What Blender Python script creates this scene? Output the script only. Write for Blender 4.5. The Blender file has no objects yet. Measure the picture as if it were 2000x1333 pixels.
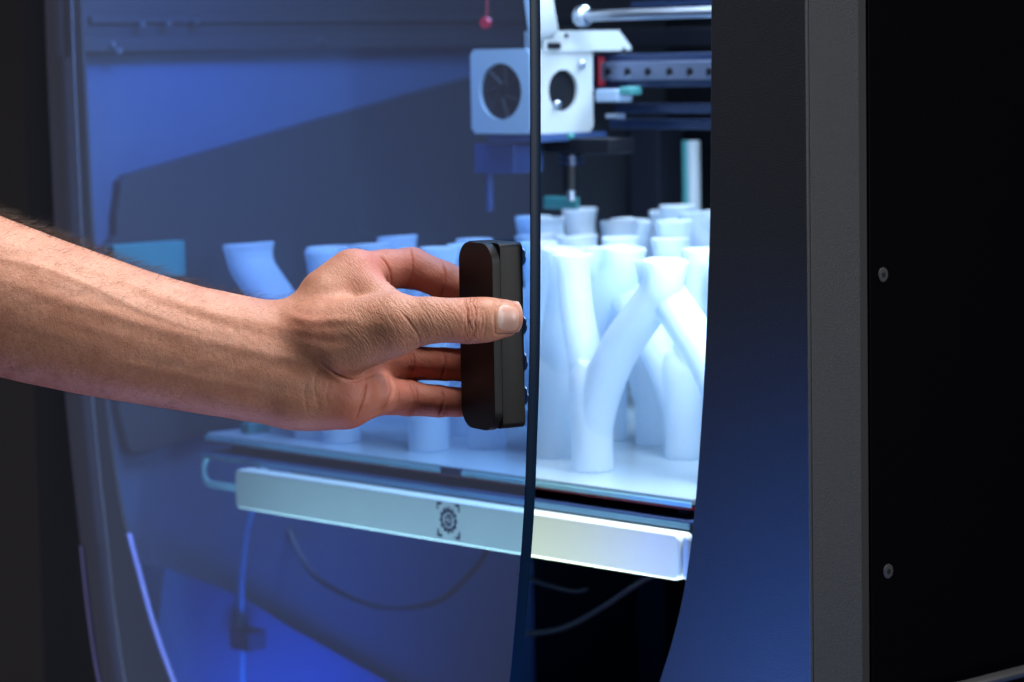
import bpy, bmesh, math, random
import numpy as np
from mathutils import Vector, Matrix
from mathutils.bvhtree import BVHTree

sc = bpy.context.scene
col = sc.collection
CZ = 1.40                                   # camera height above the studio floor
FPX = 5600.0                                # focal length in photo pixels (2000 px wide photo)
PITCH, ROLL, YAW = math.radians(5.62), .018, math.radians(47)

# ------------------------------------------------------------------ camera
f0 = np.array([0, math.cos(PITCH), -math.sin(PITCH)])
_u = np.array([0, math.sin(PITCH), math.cos(PITCH)])
_x = np.array([1.0, 0, 0])
cr = math.cos(ROLL) * _x - math.sin(ROLL) * _u
cu = math.cos(ROLL) * _u + math.sin(ROLL) * _x
cam = bpy.data.cameras.new('camera')
cam.lens = 36 * FPX / 2000
cam.sensor_width = 36
cam.clip_start = .05
cam.clip_end = 100
cam.dof.use_dof = True
cam.dof.focus_distance = 1.575
cam.dof.aperture_fstop = 9
cam.dof.aperture_blades = 0
camo = bpy.data.objects.new('camera', cam)
col.objects.link(camo)
M = Matrix(((cr[0], cu[0], -f0[0], 0), (cr[1], cu[1], -f0[1], 0), (cr[2], cu[2], -f0[2], CZ), (0, 0, 0, 1)))
camo.matrix_world = M
sc.camera = camo

# ------------------------------------------------------------------ world and light
w = bpy.data.worlds.new('World'); sc.world = w; w.use_nodes = True
w.node_tree.nodes['Background'].inputs[0].default_value = (.55, .6, .8, 1)
w.node_tree.nodes['Background'].inputs[1].default_value = .012
sc.view_settings.view_transform = 'Standard'
sc.view_settings.look = 'None'
sc.view_settings.exposure = 0
sc.view_settings.gamma = 1
sc.cycles.max_bounces = 10
sc.cycles.transparent_max_bounces = 16
sc.cycles.caustics_reflective = False
sc.cycles.caustics_refractive = False
sc.cycles.sample_clamp_indirect = 3.0

H0 = np.array([-.346, 2.163, 0.0])          # hinge corner of the printer front, camera-relative
S = np.array([math.cos(YAW), -math.sin(YAW), 0]); T = np.array([math.sin(YAW), math.cos(YAW), 0]); Zv = np.array([0, 0, 1.0])
def mw(s, t, z): return Vector(H0 + S * s + T * t + Zv * (z + CZ))    # printer axes -> world
def ray(x, y): return f0 + cr * (x - 1000) / FPX - cu * (y - 666.5) / FPX
def at_t(x, y, t):                           # a photo point on the plane t deep inside the printer
    d = ray(x, y); o = H0 + T * t; p = d * ((o @ T) / (d @ T)); q = p - H0
    return q @ S, q[2]
def at_s(x, y, s):
    d = ray(x, y); o = H0 + S * s; p = d * ((o @ S) / (d @ S)); q = p - H0
    return q @ T, q[2]
def at_z(x, y, z):
    d = ray(x, y); p = d * (z / d[2]); q = p - H0
    return q @ S, q @ T
def PW(x, y, Y):                             # a photo point at distance Y -> camera-relative point
    d = ray(x, y); return d * (Y / d[1])

def area(name, loc, target, sx, sy, power, color, spread=180):
    l = bpy.data.lights.new(name, 'AREA'); l.shape = 'RECTANGLE'; l.size = sx; l.size_y = sy
    l.energy = power; l.color = color; l.spread = math.radians(spread)
    o = bpy.data.objects.new(name, l); col.objects.link(o)
    o.location = loc
    o.rotation_euler = (Vector(target) - Vector(loc)).to_track_quat('-Z', 'Y').to_euler()
    return o
# studio lamps
area('key_softbox', (.14, 1.57, 2.30), (-.16, 1.60, 1.2), .42, .34, 25, (1, .94, .88))
area('front_fill', (-.60, .55, 1.75), (-.1, 1.60, 1.2), .5, .5, .8, (1, .88, .78))
area('veil_softbox', (-1.85, 3.05, 1.15), (-.1, 1.9, 1.15), 2.0, 2.6, 4.9, (.66, .69, 1.0))  # added so the door glass mirrors it as a grey veil
area('right_softbox', (1.6, .55, 1.6), (.25, 1.65, 1.2), .7, 1.2, 4.0, (.95, .97, 1.0), 60)
area('low_blue_lamp', (-.45, 1.0, .55), (.182, 1.612, .98), .08, .08, 1.0, (.035, .23, 1.0), 28)
area('violet_rim_lamp', (-.25, 1.72, .72), (-.1, 1.6, 1.2),   .3, .2, 1.0, (.80, .62, 1.0))
# print chamber lamps; low, cover and rear ones are added fill
area('chamber_lamp', mw(.45, .14, .235), mw(.42, .26, -.25), .46, .18, 4.5, (.66, .80, 1.0))
area('chamber_side_lamp', mw(.675, .06, -.02), mw(.38, .22, -.22), .04, .12, 1.9, (.64, .82, 1.0))
area('chamber_blue_lamp', mw(.22, .035, .13), mw(.03, .14, -.08), .10, .04, .58, (.06, .28, 1.0), 110)
area('chamber_low_fill', mw(.24, .14, -.56), mw(.05, .20, -.50), .16, .04, .32, (.02, .26, 1.0), 110)  # added to brighten the lower left of the chamber
area('cover_fill', mw(.40, .012, -.53), mw(.40, .040, -.30), .46, .010, 1.15, (.82, 1.0, .82), 70)  # added below the bed cover to brighten it, no such fixture known
area('chamber_rear_fill', mw(.42, .40, .23), mw(.42, .36, -.15), .40, .12, 3.2, (.55, .76, 1.0), 110)  # added to brighten the tubes shadowed at the back

# ------------------------------------------------------------------ materials
def mat(name, color=(.5, .5, .5), rough=.5, metal=0.0, spec=.5, coat=0.0, emit=None, noise=None, bump=None, sss=None):
    m = bpy.data.materials.new(name); m.use_nodes = True
    nt = m.node_tree; b = nt.nodes['Principled BSDF']
    b.inputs['Base Color'].default_value = (*color, 1)
    b.inputs['Roughness'].default_value = rough
    b.inputs['Metallic'].default_value = metal
    b.inputs['Specular IOR Level'].default_value = spec
    b.inputs['Coat Weight'].default_value = coat
    if sss:
        b.inputs['Subsurface Weight'].default_value = sss[0]
        b.inputs['Subsurface Radius'].default_value = sss[1]
        b.inputs['Subsurface Scale'].default_value = sss[2]
    if emit:
        b.inputs['Emission Color'].default_value = (*emit[0], 1); b.inputs['Emission Strength'].default_value = emit[1]
    if noise or bump:
        tc = nt.nodes.new('ShaderNodeTexCoord')
    if noise:                                # (scale, amount)
        n = nt.nodes.new('ShaderNodeTexNoise'); n.inputs['Scale'].default_value = noise[0]; n.inputs['Detail'].default_value = 5
        nt.links.new(tc.outputs['Object'], n.inputs['Vector'])
        mx = nt.nodes.new('ShaderNodeMix'); mx.data_type = 'RGBA'
        mx.inputs[6].default_value = (*[c * (1 - noise[1]) for c in color], 1)
        mx.inputs[7].default_value = (*[min(1, c * (1 + noise[1])) for c in color], 1)
        nt.links.new(n.outputs['Fac'], mx.inputs[0]); nt.links.new(mx.outputs[2], b.inputs['Base Color'])
    if bump:                                 # (scale, strength, distance)
        n2 = nt.nodes.new('ShaderNodeTexNoise'); n2.inputs['Scale'].default_value = bump[0]; n2.inputs['Detail'].default_value = 3
        nt.links.new(tc.outputs['Object'], n2.inputs['Vector'])
        bp = nt.nodes.new('ShaderNodeBump'); bp.inputs['Strength'].default_value = bump[1]; bp.inputs['Distance'].default_value = bump[2]
        nt.links.new(n2.outputs['Fac'], bp.inputs['Height']); nt.links.new(bp.outputs[0], b.inputs['Normal'])
    return m
m_powder = mat('powder_coat', (.022, .0245, .030), .55, bump=(1300, .8, .0006), noise=(1100, .7))
m_side = mat('black_sheet', (.0006, .0006, .0014), .5, spec=.03)
m_seam = mat('dark_seam', (.012, .012, .014), .5)
m_screw = mat('screw_steel', (.07, .07, .075), .4, metal=.6)
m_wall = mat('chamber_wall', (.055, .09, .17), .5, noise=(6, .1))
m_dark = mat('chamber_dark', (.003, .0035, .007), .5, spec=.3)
m_wall_dark = mat('wall_shade_slab', (.022, .026, .036), .5)  # dark tone of the stand-in wall slabs, shared by the ledges
m_white = mat('white_paint', (.40, .45, .49), .45)
m_cover = mat('cream_cover', (.70, .76, .70), .55, spec=.3)
m_bedglass = mat('bed_plate', (.30, .38, .44), .22)
m_bededge = mat('bed_edge', (.40, .82, .95), .25)
m_red = mat('red_plastic', (.22, .008, .02), .5)
m_blue = mat('blue_block', (.025, .055, .16), .5)
m_navy = mat('navy_bar', (.02, .035, .09), .3, metal=.4)
m_chrome = mat('chrome', (.50, .56, .66), .30, metal=1)
m_rail = mat('rail_steel', (.15, .19, .30), .35, metal=.7)
m_teal = mat('teal_block', (.04, .20, .21), .45)
m_print = mat('translucent_print', (.80, .87, .94), .45, sss=(.5, (.7, .85, 1.0), .012), noise=(40, .05))
_nt = m_print.node_tree; _b = _nt.nodes['Principled BSDF']; _o = _nt.nodes['Material Output']
_mx = _nt.nodes.new('ShaderNodeMixShader'); _tl = _nt.nodes.new('ShaderNodeBsdfTranslucent'); _tl.inputs[0].default_value = (.74, .86, 1.0, 1)
_mx.inputs[0].default_value = .42; _m2 = _nt.nodes.new('ShaderNodeMixShader'); _tp = _nt.nodes.new('ShaderNodeBsdfTransparent'); _tp.inputs[0].default_value = (.90, .97, 1, 1)
_m2.inputs[0].default_value = .34
_nt.links.new(_b.outputs[0], _mx.inputs[1]); _nt.links.new(_tl.outputs[0], _mx.inputs[2]); _nt.links.new(_mx.outputs[0], _m2.inputs[1]); _nt.links.new(_tp.outputs[0], _m2.inputs[2]); _nt.links.new(_m2.outputs[0], _o.inputs[0])
# fine print layers, one every half millimetre
_tc = _nt.nodes.new('ShaderNodeTexCoord'); _wv = _nt.nodes.new('ShaderNodeTexWave'); _wv.bands_direction = 'Z'; _wv.inputs['Scale'].default_value = 260; _wv.inputs['Distortion'].default_value = .4
_bp = _nt.nodes.new('ShaderNodeBump'); _bp.inputs['Strength'].default_value = .25; _bp.inputs['Distance'].default_value = .0002
_nt.links.new(_tc.outputs['Object'], _wv.inputs['Vector']); _nt.links.new(_wv.outputs['Fac'], _bp.inputs['Height']); _nt.links.new(_bp.outputs[0], _b.inputs['Normal'])
m_tube = mat('blue_hose', (.16, .52, .80), .3)
m_palehose = mat('pale_hose', (.055, .085, .13), .35)
m_icon = mat('printed_ink', (.002, .020, .055), .9, spec=.05)
m_handle = mat('black_plastic', (.008, .008, .0085), .5, spec=.22, bump=(1200, .12, .0002))
m_cap = mat('black_cap', (.0045, .0038, .0038), .42, spec=.16)
m_bolt = mat('bolt_grey', (.26, .28, .34), .45)
m_hair = mat('arm_hair', (.05, .032, .025), .34)
m_back = mat('backdrop_cloth', (.135, .13, .15), .9)
m_floor = mat('studio_floor', (.05, .05, .055), .5)
m_purple = mat('edge_glint', (.45, .42, .95), .3, coat=.5)  # bright violet standing in for light glinting along the edges

def glass_mat(name, tint, tint2=None):
    m = bpy.data.materials.new(name); m.use_nodes = True
    nt = m.node_tree; nt.nodes.clear()
    out = nt.nodes.new('ShaderNodeOutputMaterial'); mix = nt.nodes.new('ShaderNodeMixShader')
    tr = nt.nodes.new('ShaderNodeBsdfTransparent'); tr.inputs[0].default_value = (*tint, 1)
    gl = nt.nodes.new('ShaderNodeBsdfGlossy'); gl.inputs['Roughness'].default_value = .0; gl.inputs['Color'].default_value = (1, 1, 1, 1)
    fr = nt.nodes.new('ShaderNodeFresnel'); fr.inputs[0].default_value = 1.5
    ge = nt.nodes.new('ShaderNodeNewGeometry'); mr = nt.nodes.new('ShaderNodeMapRange')   # same reflectance entering and leaving the pane
    mr.inputs[3].default_value = 1.5; mr.inputs[4].default_value = 1 / 1.5
    nt.links.new(ge.outputs['Backfacing'], mr.inputs[0]); nt.links.new(mr.outputs[0], fr.inputs[0])
    nt.links.new(fr.outputs[0], mix.inputs[0]); nt.links.new(tr.outputs[0], mix.inputs[1]); nt.links.new(gl.outputs[0], mix.inputs[2])
    nt.links.new(mix.outputs[0], out.inputs[0])
    return m
m_glass = glass_mat('door_glass', (.62, .78, .97))
m_gedge = mat('glass_edge', (.001, .012, .036), .35, spec=.16)

# ------------------------------------------------------------------ helpers
def link(o, parent=None):
    col.objects.link(o)
    if parent: o.parent = parent
    return o
def smooth(me, on=True):
    for p in me.polygons: p.use_smooth = on
def meshobj(name, verts, faces, m, parent=None, sm=False):
    me = bpy.data.meshes.new(name); me.from_pydata([tuple(v) for v in verts], [], faces); me.update()
    me.materials.append(m); smooth(me, sm)
    return link(bpy.data.objects.new(name, me), parent)
def bmobj(name, bm, m, parent=None, sm=False):
    me = bpy.data.meshes.new(name); bmesh.ops.recalc_face_normals(bm, faces=bm.faces[:]); bm.to_mesh(me); bm.free()
    me.materials.append(m); smooth(me, sm)
    return link(bpy.data.objects.new(name, me), parent)
def boxbm(bm, x0, x1, y0, y1, z0, z1, bev=0.0, seg=2):
    r = bmesh.ops.create_cube(bm, size=1)
    for v in r['verts']:
        v.co = Vector(((x0 + x1) / 2 + v.co.x * (x1 - x0), (y0 + y1) / 2 + v.co.y * (y1 - y0), (z0 + z1) / 2 + v.co.z * (z1 - z0)))
    if bev:
        es = list({e for v in r['verts'] for e in v.link_edges})
        bmesh.ops.bevel(bm, geom=es, offset=bev, segments=seg, affect='EDGES', profile=.5)
def box(name, x0, x1, y0, y1, z0, z1, m, parent=None, bev=0.0, seg=2, sm=False):
    bm = bmesh.new(); boxbm(bm, x0, x1, y0, y1, z0, z1, bev, seg); return bmobj(name, bm, m, parent, sm)
def crom(P, n):
    P = [np.array(p, float) for p in P]; Q = [2 * P[0] - P[1]] + P + [2 * P[-1] - P[-2]]; out = []
    for i in range(1, len(Q) - 2):
        for k in range(n):
            t = k / n; a, b, c, d = Q[i - 1], Q[i], Q[i + 1], Q[i + 2]
            out.append(.5 * (2 * b + (c - a) * t + (2 * a - 5 * b + 4 * c - d) * t * t + (3 * b - a - 3 * c + d) * t ** 3))
    out.append(P[-1]); return out
def tubegeo(path, radii, n=20, sub=5, cap=True):
    """path of 3D points with radius each -> verts, faces"""
    P = crom([list(p) + [r] for p, r in zip(path, radii)], sub)
    pts = [Vector(p[:3]) for p in P]; rr = [p[3] for p in P]
    vs, fs = [], []; N = None
    for i, p in enumerate(pts):
        t = (pts[min(i + 1, len(pts) - 1)] - pts[max(i - 1, 0)]).normalized()
        if N is None: N = t.orthogonal().normalized()
        N = (N - t * N.dot(t)).normalized(); B = t.cross(N)
        for k in range(n):
            a = 2 * math.pi * k / n; vs.append(p + (N * math.cos(a) + B * math.sin(a)) * rr[i])
    for i in range(len(pts) - 1):
        for k in range(n):
            fs.append((i * n + k, i * n + (k + 1) % n, (i + 1) * n + (k + 1) % n, (i + 1) * n + k))
    if cap:
        fs.append(tuple(range(n - 1, -1, -1))); fs.append(tuple((len(pts) - 1) * n + k for k in range(n)))
    return vs, fs
def tube(name, path, radii, m, parent=None, n=16, sub=5):
    if not hasattr(radii, '__len__'): radii = [radii] * len(path)
    v, f = tubegeo(path, radii, n, sub); return meshobj(name, v, f, m, parent, True)
def cyl(name, a, b, r, m, parent=None, n=24, bev=0.0):
    a, b = Vector(a), Vector(b); d = (b - a).normalized(); N = d.orthogonal().normalized(); B = d.cross(N)
    L = (b - a).length
    prof = [(0, r - bev), (bev, r), (L - bev, r), (L, r - bev)] if bev else [(0, r), (L, r)]
    vs = [a + d * h + (N * math.cos(2 * math.pi * k / n) + B * math.sin(2 * math.pi * k / n)) * q for h, q in prof for k in range(n)]
    fs = [(i * n + k, i * n + (k + 1) % n, (i + 1) * n + (k + 1) % n, (i + 1) * n + k) for i in range(len(prof) - 1) for k in range(n)]
    fs += [tuple(range(n - 1, -1, -1)), tuple((len(prof) - 1) * n + k for k in range(n))]
    return meshobj(name, vs, fs, m, parent)
def plate(name, loops, y0, y1, bev, m, parent=None, res=1):
    """loops of (x, z), the first outer, later ones holes: a sheet from y0 to y1 with softened edges"""
    cu_ = bpy.data.curves.new(name, 'CURVE'); cu_.dimensions = '2D'; cu_.fill_mode = 'BOTH'
    cu_.extrude = abs(y1 - y0) / 2 - bev; cu_.bevel_depth = bev; cu_.bevel_resolution = res; cu_.offset = -bev
    for lp in loops:
        sp = cu_.splines.new('POLY'); sp.points.add(len(lp) - 1); sp.use_cyclic_u = True
        for p, (x, z) in zip(sp.points, lp): p.co = (x, z, 0, 1)
    tmp = bpy.data.objects.new('tmp', cu_); col.objects.link(tmp)
    dg = bpy.context.evaluated_depsgraph_get(); me = bpy.data.meshes.new_from_object(tmp.evaluated_get(dg))
    bpy.data.objects.remove(tmp); bpy.data.curves.remove(cu_)
    me.transform(Matrix(((1, 0, 0, 0), (0, 0, -1, (y0 + y1) / 2), (0, 1, 0, 0), (0, 0, 0, 1))))
    me.name = name; me.materials.clear(); me.materials.append(m)
    bm = bmesh.new(); bm.from_mesh(me); bmesh.ops.remove_doubles(bm, verts=bm.verts[:], dist=1e-6)
    bmesh.ops.recalc_face_normals(bm, faces=bm.faces[:]); bm.to_mesh(me); bm.free()
    return link(bpy.data.objects.new(name, me), parent)
def rrect(x0, x1, z0, z1, r, n=8):
    pts = []
    for cx, cz, a0 in ((x1 - r, z1 - r, 0), (x0 + r, z1 - r, 90), (x0 + r, z0 + r, 180), (x1 - r, z0 + r, 270)):
        for k in range(n + 1):
            a = math.radians(a0 + 90 * k / n); pts.append((cx + r * math.cos(a), cz + r * math.sin(a)))
    return pts
def tag(o, label=None, cat=None, group=None, kind=None):
    if label: o['label'] = label
    if cat: o['category'] = cat
    if group: o['group'] = group
    if kind: o['kind'] = kind
    return o
def empty(name, loc=(0, 0, 0), rz=0.0, parent=None):
    o = bpy.data.objects.new(name, None); o.empty_display_size = .05; col.objects.link(o)
    o.location = loc; o.rotation_euler = (0, 0, rz)
    if parent: o.parent = parent
    return o

# ------------------------------------------------------------------ studio: backdrop and floor
tag(box('backdrop', -6, 7, 5.2, 5.25, 0, 4.5, m_back), kind='structure')
tag(box('floor', -6, 7, -2, 5.2, -.05, 0, m_floor), kind='structure')

# ------------------------------------------------------------------ the printer
pr = empty('printer', mw(0, 0, 0), -YAW)
tag(pr, 'large dark 3D printer with curved glass door swung open and lit blue chamber', '3D printer')
HW = [(.24, .318), (.05, .3165), (-.03, .315), (-.09, .3135), (-.13, .3112), (-.19, .307), (-.2625, .299), (-.31, .2905),
      (-.345, .280), (-.3746, .268), (-.41, .2525), (-.45, .229), (-.485, .200), (-.515, .155), (-.53, .10), (-.535, 0.0)]
def outline(half, c, top):
    R_ = [np.array([h, z]) for z, h in half]
    R_ = [np.array([p[0], p[1]]) for p in crom(R_, 6)]
    right = [(c + p[0], p[1]) for p in R_]; left = [(c - p[0], p[1]) for p in R_[-2::-1]]
    return right + left
opening = outline(HW, .3645, .24)
S0, S1 = -.0315, .7525
plate('front_frame', [rrect(S0, S1, -.62, .33, .0015, 2), opening], 0, .003, .0006, m_powder, pr)
H_ = [p for p in crom([np.array([h, z]) for z, h in HW], 8) if -.53 <= p[1] <= -.343]
L0 = [(.3645 - p[0], p[1]) for p in H_]; L1 = [(.3645 - p[0] + .0030, p[1]) for p in H_]
plate('opening_glint', [L0 + L1[::-1]], -.0010, .0028, .0, m_purple, pr)  # violet strip painting the light caught on the opening's edge
# side flanges bent back from the front sheet
for xa, xb in ((S1 - .003, S1), (S0, S0 + .003)):
    bm = bmesh.new(); boxbm(bm, xa, xb, .0032, .0462, -.62, .33, .0005); bmobj('side_flange', bm, m_powder, pr)
box('corner_seam', S1 - .007, S1 - .0032, .0462, .056, -.62, .33, m_seam, pr)
sp_ = box('side_panel', S1 - .006, S1 - .0015, .0562, .75, -.60, .33, m_side, pr, .0006)
box('side_panel', S0 + .0015, S0 + .006, .0562, .75, -.60, .33, m_side, pr, .0006)
for px, py in ((1723, 537), (1733, 1116)):
    t, z = at_s(px, py, S1 - .0015)
    sw = cyl('screw', (0, 0, 0), (.0011, 0, 0), .0043, m_screw, sp_, 28, .0004); sw.location = (S1 - .00145, t, z)
    hx = cyl('hex_socket', (0, 0, 0), (.0003, 0, 0), .0017, m_dark, sw, 6); hx.location = (.00112, 0, 0)
for zz in (.05, -.48):
    sw = cyl('screw', (0, 0, 0), (.0011, 0, 0), .0043, m_screw, sp_, 28, .0004); sw.location = (S1 - .00145, .068, zz)
# foot rail low on the side
zf = -.375
tube('foot_rail', [(S1 + .006, .062, zf - .004), (S1 + .02, .10, zf - .001), (S1 + .03, .20, zf + .002), (S1 + .032, .34, zf + .0), (S1 + .03, .5, zf - .01)], .0035, m_screw, pr)
box('top_panel', S0 + .007, S1 - .007, .004, .75, .325, .328, m_side, pr)
box('rear_panel', S0 + .007, S1 - .007, .745, .75, -.60, .324, m_side, pr)
# chamber
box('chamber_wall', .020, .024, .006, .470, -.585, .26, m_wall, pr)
box('chamber_wall', .020, .024, .4702, .64, -.585, .26, m_dark, pr)  # same wall; the shade at its rear is put into a darker material
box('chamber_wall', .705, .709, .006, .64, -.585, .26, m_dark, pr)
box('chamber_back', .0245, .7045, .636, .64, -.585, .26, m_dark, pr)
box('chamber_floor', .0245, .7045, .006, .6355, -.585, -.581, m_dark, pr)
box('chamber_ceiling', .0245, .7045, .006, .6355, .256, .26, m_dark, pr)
# made-up dark slab standing in for shade on the left wall, outline measured on the wall plane s = .026
def wallpoly(pts, s): return [at_s(x, y, s) for x, y in pts]
def sideplate(name, pts, s0, s1, m, parent):
    """a slab lying against the wall, outline given as (depth, height)"""
    n = len(pts)
    vs = [(s0, a, b) for a, b in pts] + [(s1, a, b) for a, b in pts]
    fs = [tuple(range(n)), tuple(range(2 * n - 1, n - 1, -1))] + [(i, (i + 1) % n, n + (i + 1) % n, n + i) for i in range(n)]
    bm = bmesh.new(); V = [bm.verts.new(v) for v in vs]
    for f in fs: bm.faces.new([V[i] for i in f])
    return bmobj(name, bm, m, parent)
shade_outline = wallpoly([(250, 342), (620, 236), (900, 158), (1300, 60), (1300, 640), (900, 740), (560, 815), (420, 838), (300, 878), (262, 884), (250, 872), (232, 800), (222, 640),
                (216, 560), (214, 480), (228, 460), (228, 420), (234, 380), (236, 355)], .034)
sideplate('wall_shade_slab', shade_outline, .0245, .034, m_wall_dark, pr)
sideplate('upper_dark_slab', wallpoly([(120, 112), (1500, 62), (1500, -500), (100, -500)], .032), .0245, .032, m_wall_dark, pr)  # added slab that keeps the wall above the ledge dark
# ribbed housing strip running along the top of the wall
p0 = at_s(165, 112, .04); p1 = at_s(200, 50, .04)
box('wall_ledge', .0245, .040, p0[0], .62, at_s(500, 98, .04)[1], at_s(500, 70, .04)[1], m_wall_dark, pr, .001)
box('wall_ledge', .0245, .036, p0[0] + .01, .62, at_s(500, 45, .036)[1], at_s(500, 30, .036)[1], m_wall_dark, pr, .001)
for px, py in ((277, 48), (328, 46), (382, 42), (219, 86), (232, 100), (630, 80)):
    t, z = at_s(px, py, .0415); cyl('rivet', (.040, t, z), (.0435, t, z), .0022, m_chrome, pr, 12)
# teal plate
t0, z0 = at_s(222, 480, .05); t1, z1 = at_s(362, 488, .05); z2 = at_s(300, 545, .05)[1]
box('teal_plate', .0345, .05, t0, t1, z2, z0, m_teal, pr, .001)
# made-up blue slab painting a wedge of light low on the left
tr = wallpoly([(322, 1110), (470, 1165), (560, 1222), (750, 1330), (900, 1420), (900, 1500), (330, 1500), (300, 1300)], .06)
sideplate('light_wedge_slab', tr, .0245, .06, mat('light_wedge_blue', (.02, .13, .34), .5), pr)

# ---- print bed
bed = empty('print_bed', (0, 0, 0), 0, pr)
bp = box('bed_plate', .1063, .604, .060, .56, -.2785, -.274, m_bedglass, bed, .0008)
box('plate_edge_strip', .1063, .604, .0585, .0598, -.2795, -.2765, m_bededge, bed)
box('heater_board', .112, .600, .064, .555, -.2815, -.2787, m_red, bed)
box('plate_gasket', .1063, .604, .0592, .0635, -.2812, -.2798, m_red, bed)
box('bed_clip', .372, .392, .0572, .075, -.2800, -.2745, m_navy, bed, .0006)
box('bed_clip', .128, .139, .075, .095, -.274, -.266, m_teal, bed, .001)
box('carriage_top', .1063, .606, .056, .50, -.2905, -.2875, m_blue, bed, .0008)
box('carriage_lip', .1063, .606, .0545, .0558, -.2925, -.2890, mat('lip_blue', (.12, .30, .50), .3), bed)
box('underframe', .17, .60, .09, .50, -.330, -.291, m_dark, bed)
for s_ in (.125, .36, .585): box('bed_post', s_ - .004, s_ + .004, .072, .080, -.2875, -.2815, m_blue, bed)
bar = plate('front_cover', [rrect(.1655, .6115, -.3222, -.2935, .005, 6)], .040, .054, .0015, m_cover, bed, 2)
zo = [(x, z) for x, z in rrect(.1063, .185, -.3135, -.2895, .009, 6)]; zi = rrect(.1095, .182, -.3090, -.2925, .006, 6)
plate('corner_bracket', [zo, zi], .0545, .0575, .0003, m_bededge, bed)
# emblem: a gear inside four corner marks
ex, ez = at_t(875, 1018, .0395)
def mark(name, loops_pairs):
    """flat print 0.15 mm proud of the cover: each pair is (outer, inner) rings of equal length, or (outline, None)"""
    vs, fs = [], []
    for a_, b_ in loops_pairs:
        k0 = len(vs); n_ = len(a_); vs += [(x, -.00015, z) for x, z in a_]
        if b_ is None: fs.append(tuple(k0 + i for i in range(n_)))
        else:
            vs += [(x, -.00015, z) for x, z in b_]
            fs += [(k0 + i, k0 + (i + 1) % n_, k0 + n_ + (i + 1) % n_, k0 + n_ + i) for i in range(n_)]
    o = meshobj(name, vs, fs, m_icon, bar); o.location = (0, .040, 0); return o
def circ(r, n_=48): return [(ex + math.cos(2 * math.pi * (k - .5) / n_) * r, ez + math.sin(2 * math.pi * (k - .5) / n_) * r) for k in range(n_)]
gear = []
for k in range(12):
    a = 2 * math.pi * k / 12
    for da, r in ((-.20, .0072), (-.10, .0088), (.10, .0088), (.20, .0072)): gear.append((ex + math.cos(a + da) * r, ez + math.sin(a + da) * r))
gin = [(ex + (x - ex) * .0058 / math.hypot(x - ex, z - ez), ez + (z - ez) * .0058 / math.hypot(x - ex, z - ez)) for x, z in gear]
mark('gear_mark', [(gear, gin)]); mark('gear_ring', [(circ(.0038), circ(.0025))]); mark('gear_dot', [(circ(.0010), None)])
for sx in (-1, 1):
    for sz in (-1, 1):
        a, b, w_, l_ = .0114, .0118, .0015, .0048
        mark('corner_mark', [([(ex + sx * x, ez + sz * z) for x, z in q_], None) for q_ in
             ([(a, b), (a - l_, b), (a - l_, b - w_), (a, b - w_)], [(a, b - w_), (a - w_, b - w_), (a - w_, b - l_), (a, b - l_)])])
# side shoe at the right end of the cover
box('cover_end', .6118, .617, .042, .056, -.3215, -.2945, m_white, bed, .002)

# ---- print head
hd = empty('print_head', (0, 0, 0), 0, pr)
tA = at_s(1157, 150, .316)[0]
def ringface(name, cx, cz, hx, hz, rx, rz, frame, m, parent, n=48):
    """a thick face with a round hole; frame(u, v, d) maps to printer axes"""
    vs, fs = [], []
    for d in (0, .003):
        for k in range(n):
            a = 2 * math.pi * (k + .5) / n; c_, s_ = math.cos(a), math.sin(a)
            m_ = max(abs(c_), abs(s_)); vs.append(frame(cx + c_ / m_ * hx, cz + s_ / m_ * hz, d))
        for k in range(n):
            a = 2 * math.pi * (k + .5) / n; vs.append(frame(cx + rx * math.cos(a), cz + rz * math.sin(a), d))
    for k in range(n):
        j = (k + 1) % n
        fs += [(k, j, n + j, n + k), (2 * n + k, 3 * n + k, 3 * n + j, 2 * n + j), (n + k, n + j, 3 * n + j, 3 * n + k), (k, 2 * n + k, 2 * n + j, j)]
    o = meshobj(name, vs, fs, m, parent)
    bm = bmesh.new(); bm.from_mesh(o.data); bmesh.ops.recalc_face_normals(bm, faces=bm.faces[:]); bm.to_mesh(o.data); bm.free(); return o
hz1, hz0 = .0072, -.0542
sL, sR = .2535, .3165
c1 = at_t(967, 177, .2)
ringface('front_shroud', (sL + sR) / 2, (hz0 + hz1) / 2, (sR - sL) / 2, (hz1 - hz0) / 2, .0225, .0205, lambda u, v, d: (u, .2 + d, v), m_white, hd)
tc_ = (.2032 + tA) / 2
ringface('side_shroud', tc_, (hz0 + hz1) / 2, (tA - .2032) / 2, (hz1 - hz0) / 2, .0150, .0150, lambda u, v, d: (sR - d, u, v), m_white, hd)
box('head_core', sL + .002, sR - .0040, .2035, tA - .002, hz0 + .002, hz1 - .002, m_dark, hd)
for k in range(7):                           # fan blades just inside the front opening
    a = 2 * math.pi * k / 7; cx_, cz2 = (sL + sR) / 2, (hz0 + hz1) / 2
    cyl('fan_blade', (cx_ + .005 * math.cos(a), .2032, cz2 + .005 * math.sin(a)), (cx_ + .019 * math.cos(a + .5), .2024, cz2 + .019 * math.sin(a + .5)), .0018, m_dark, hd, 6)
for px, py in ((1133, 127), (1085, 205)):
    t, z = at_s(px, py, sR); cyl('head_bolt', (sR, t, z), (sR + .004, t, z), .0030, m_chrome, hd, 14, .001)
box('head_base', sL + .01, sR + .004, .206, tA + .01, hz0 - .006, hz0 - .0003, m_blue, hd, .001)
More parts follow.
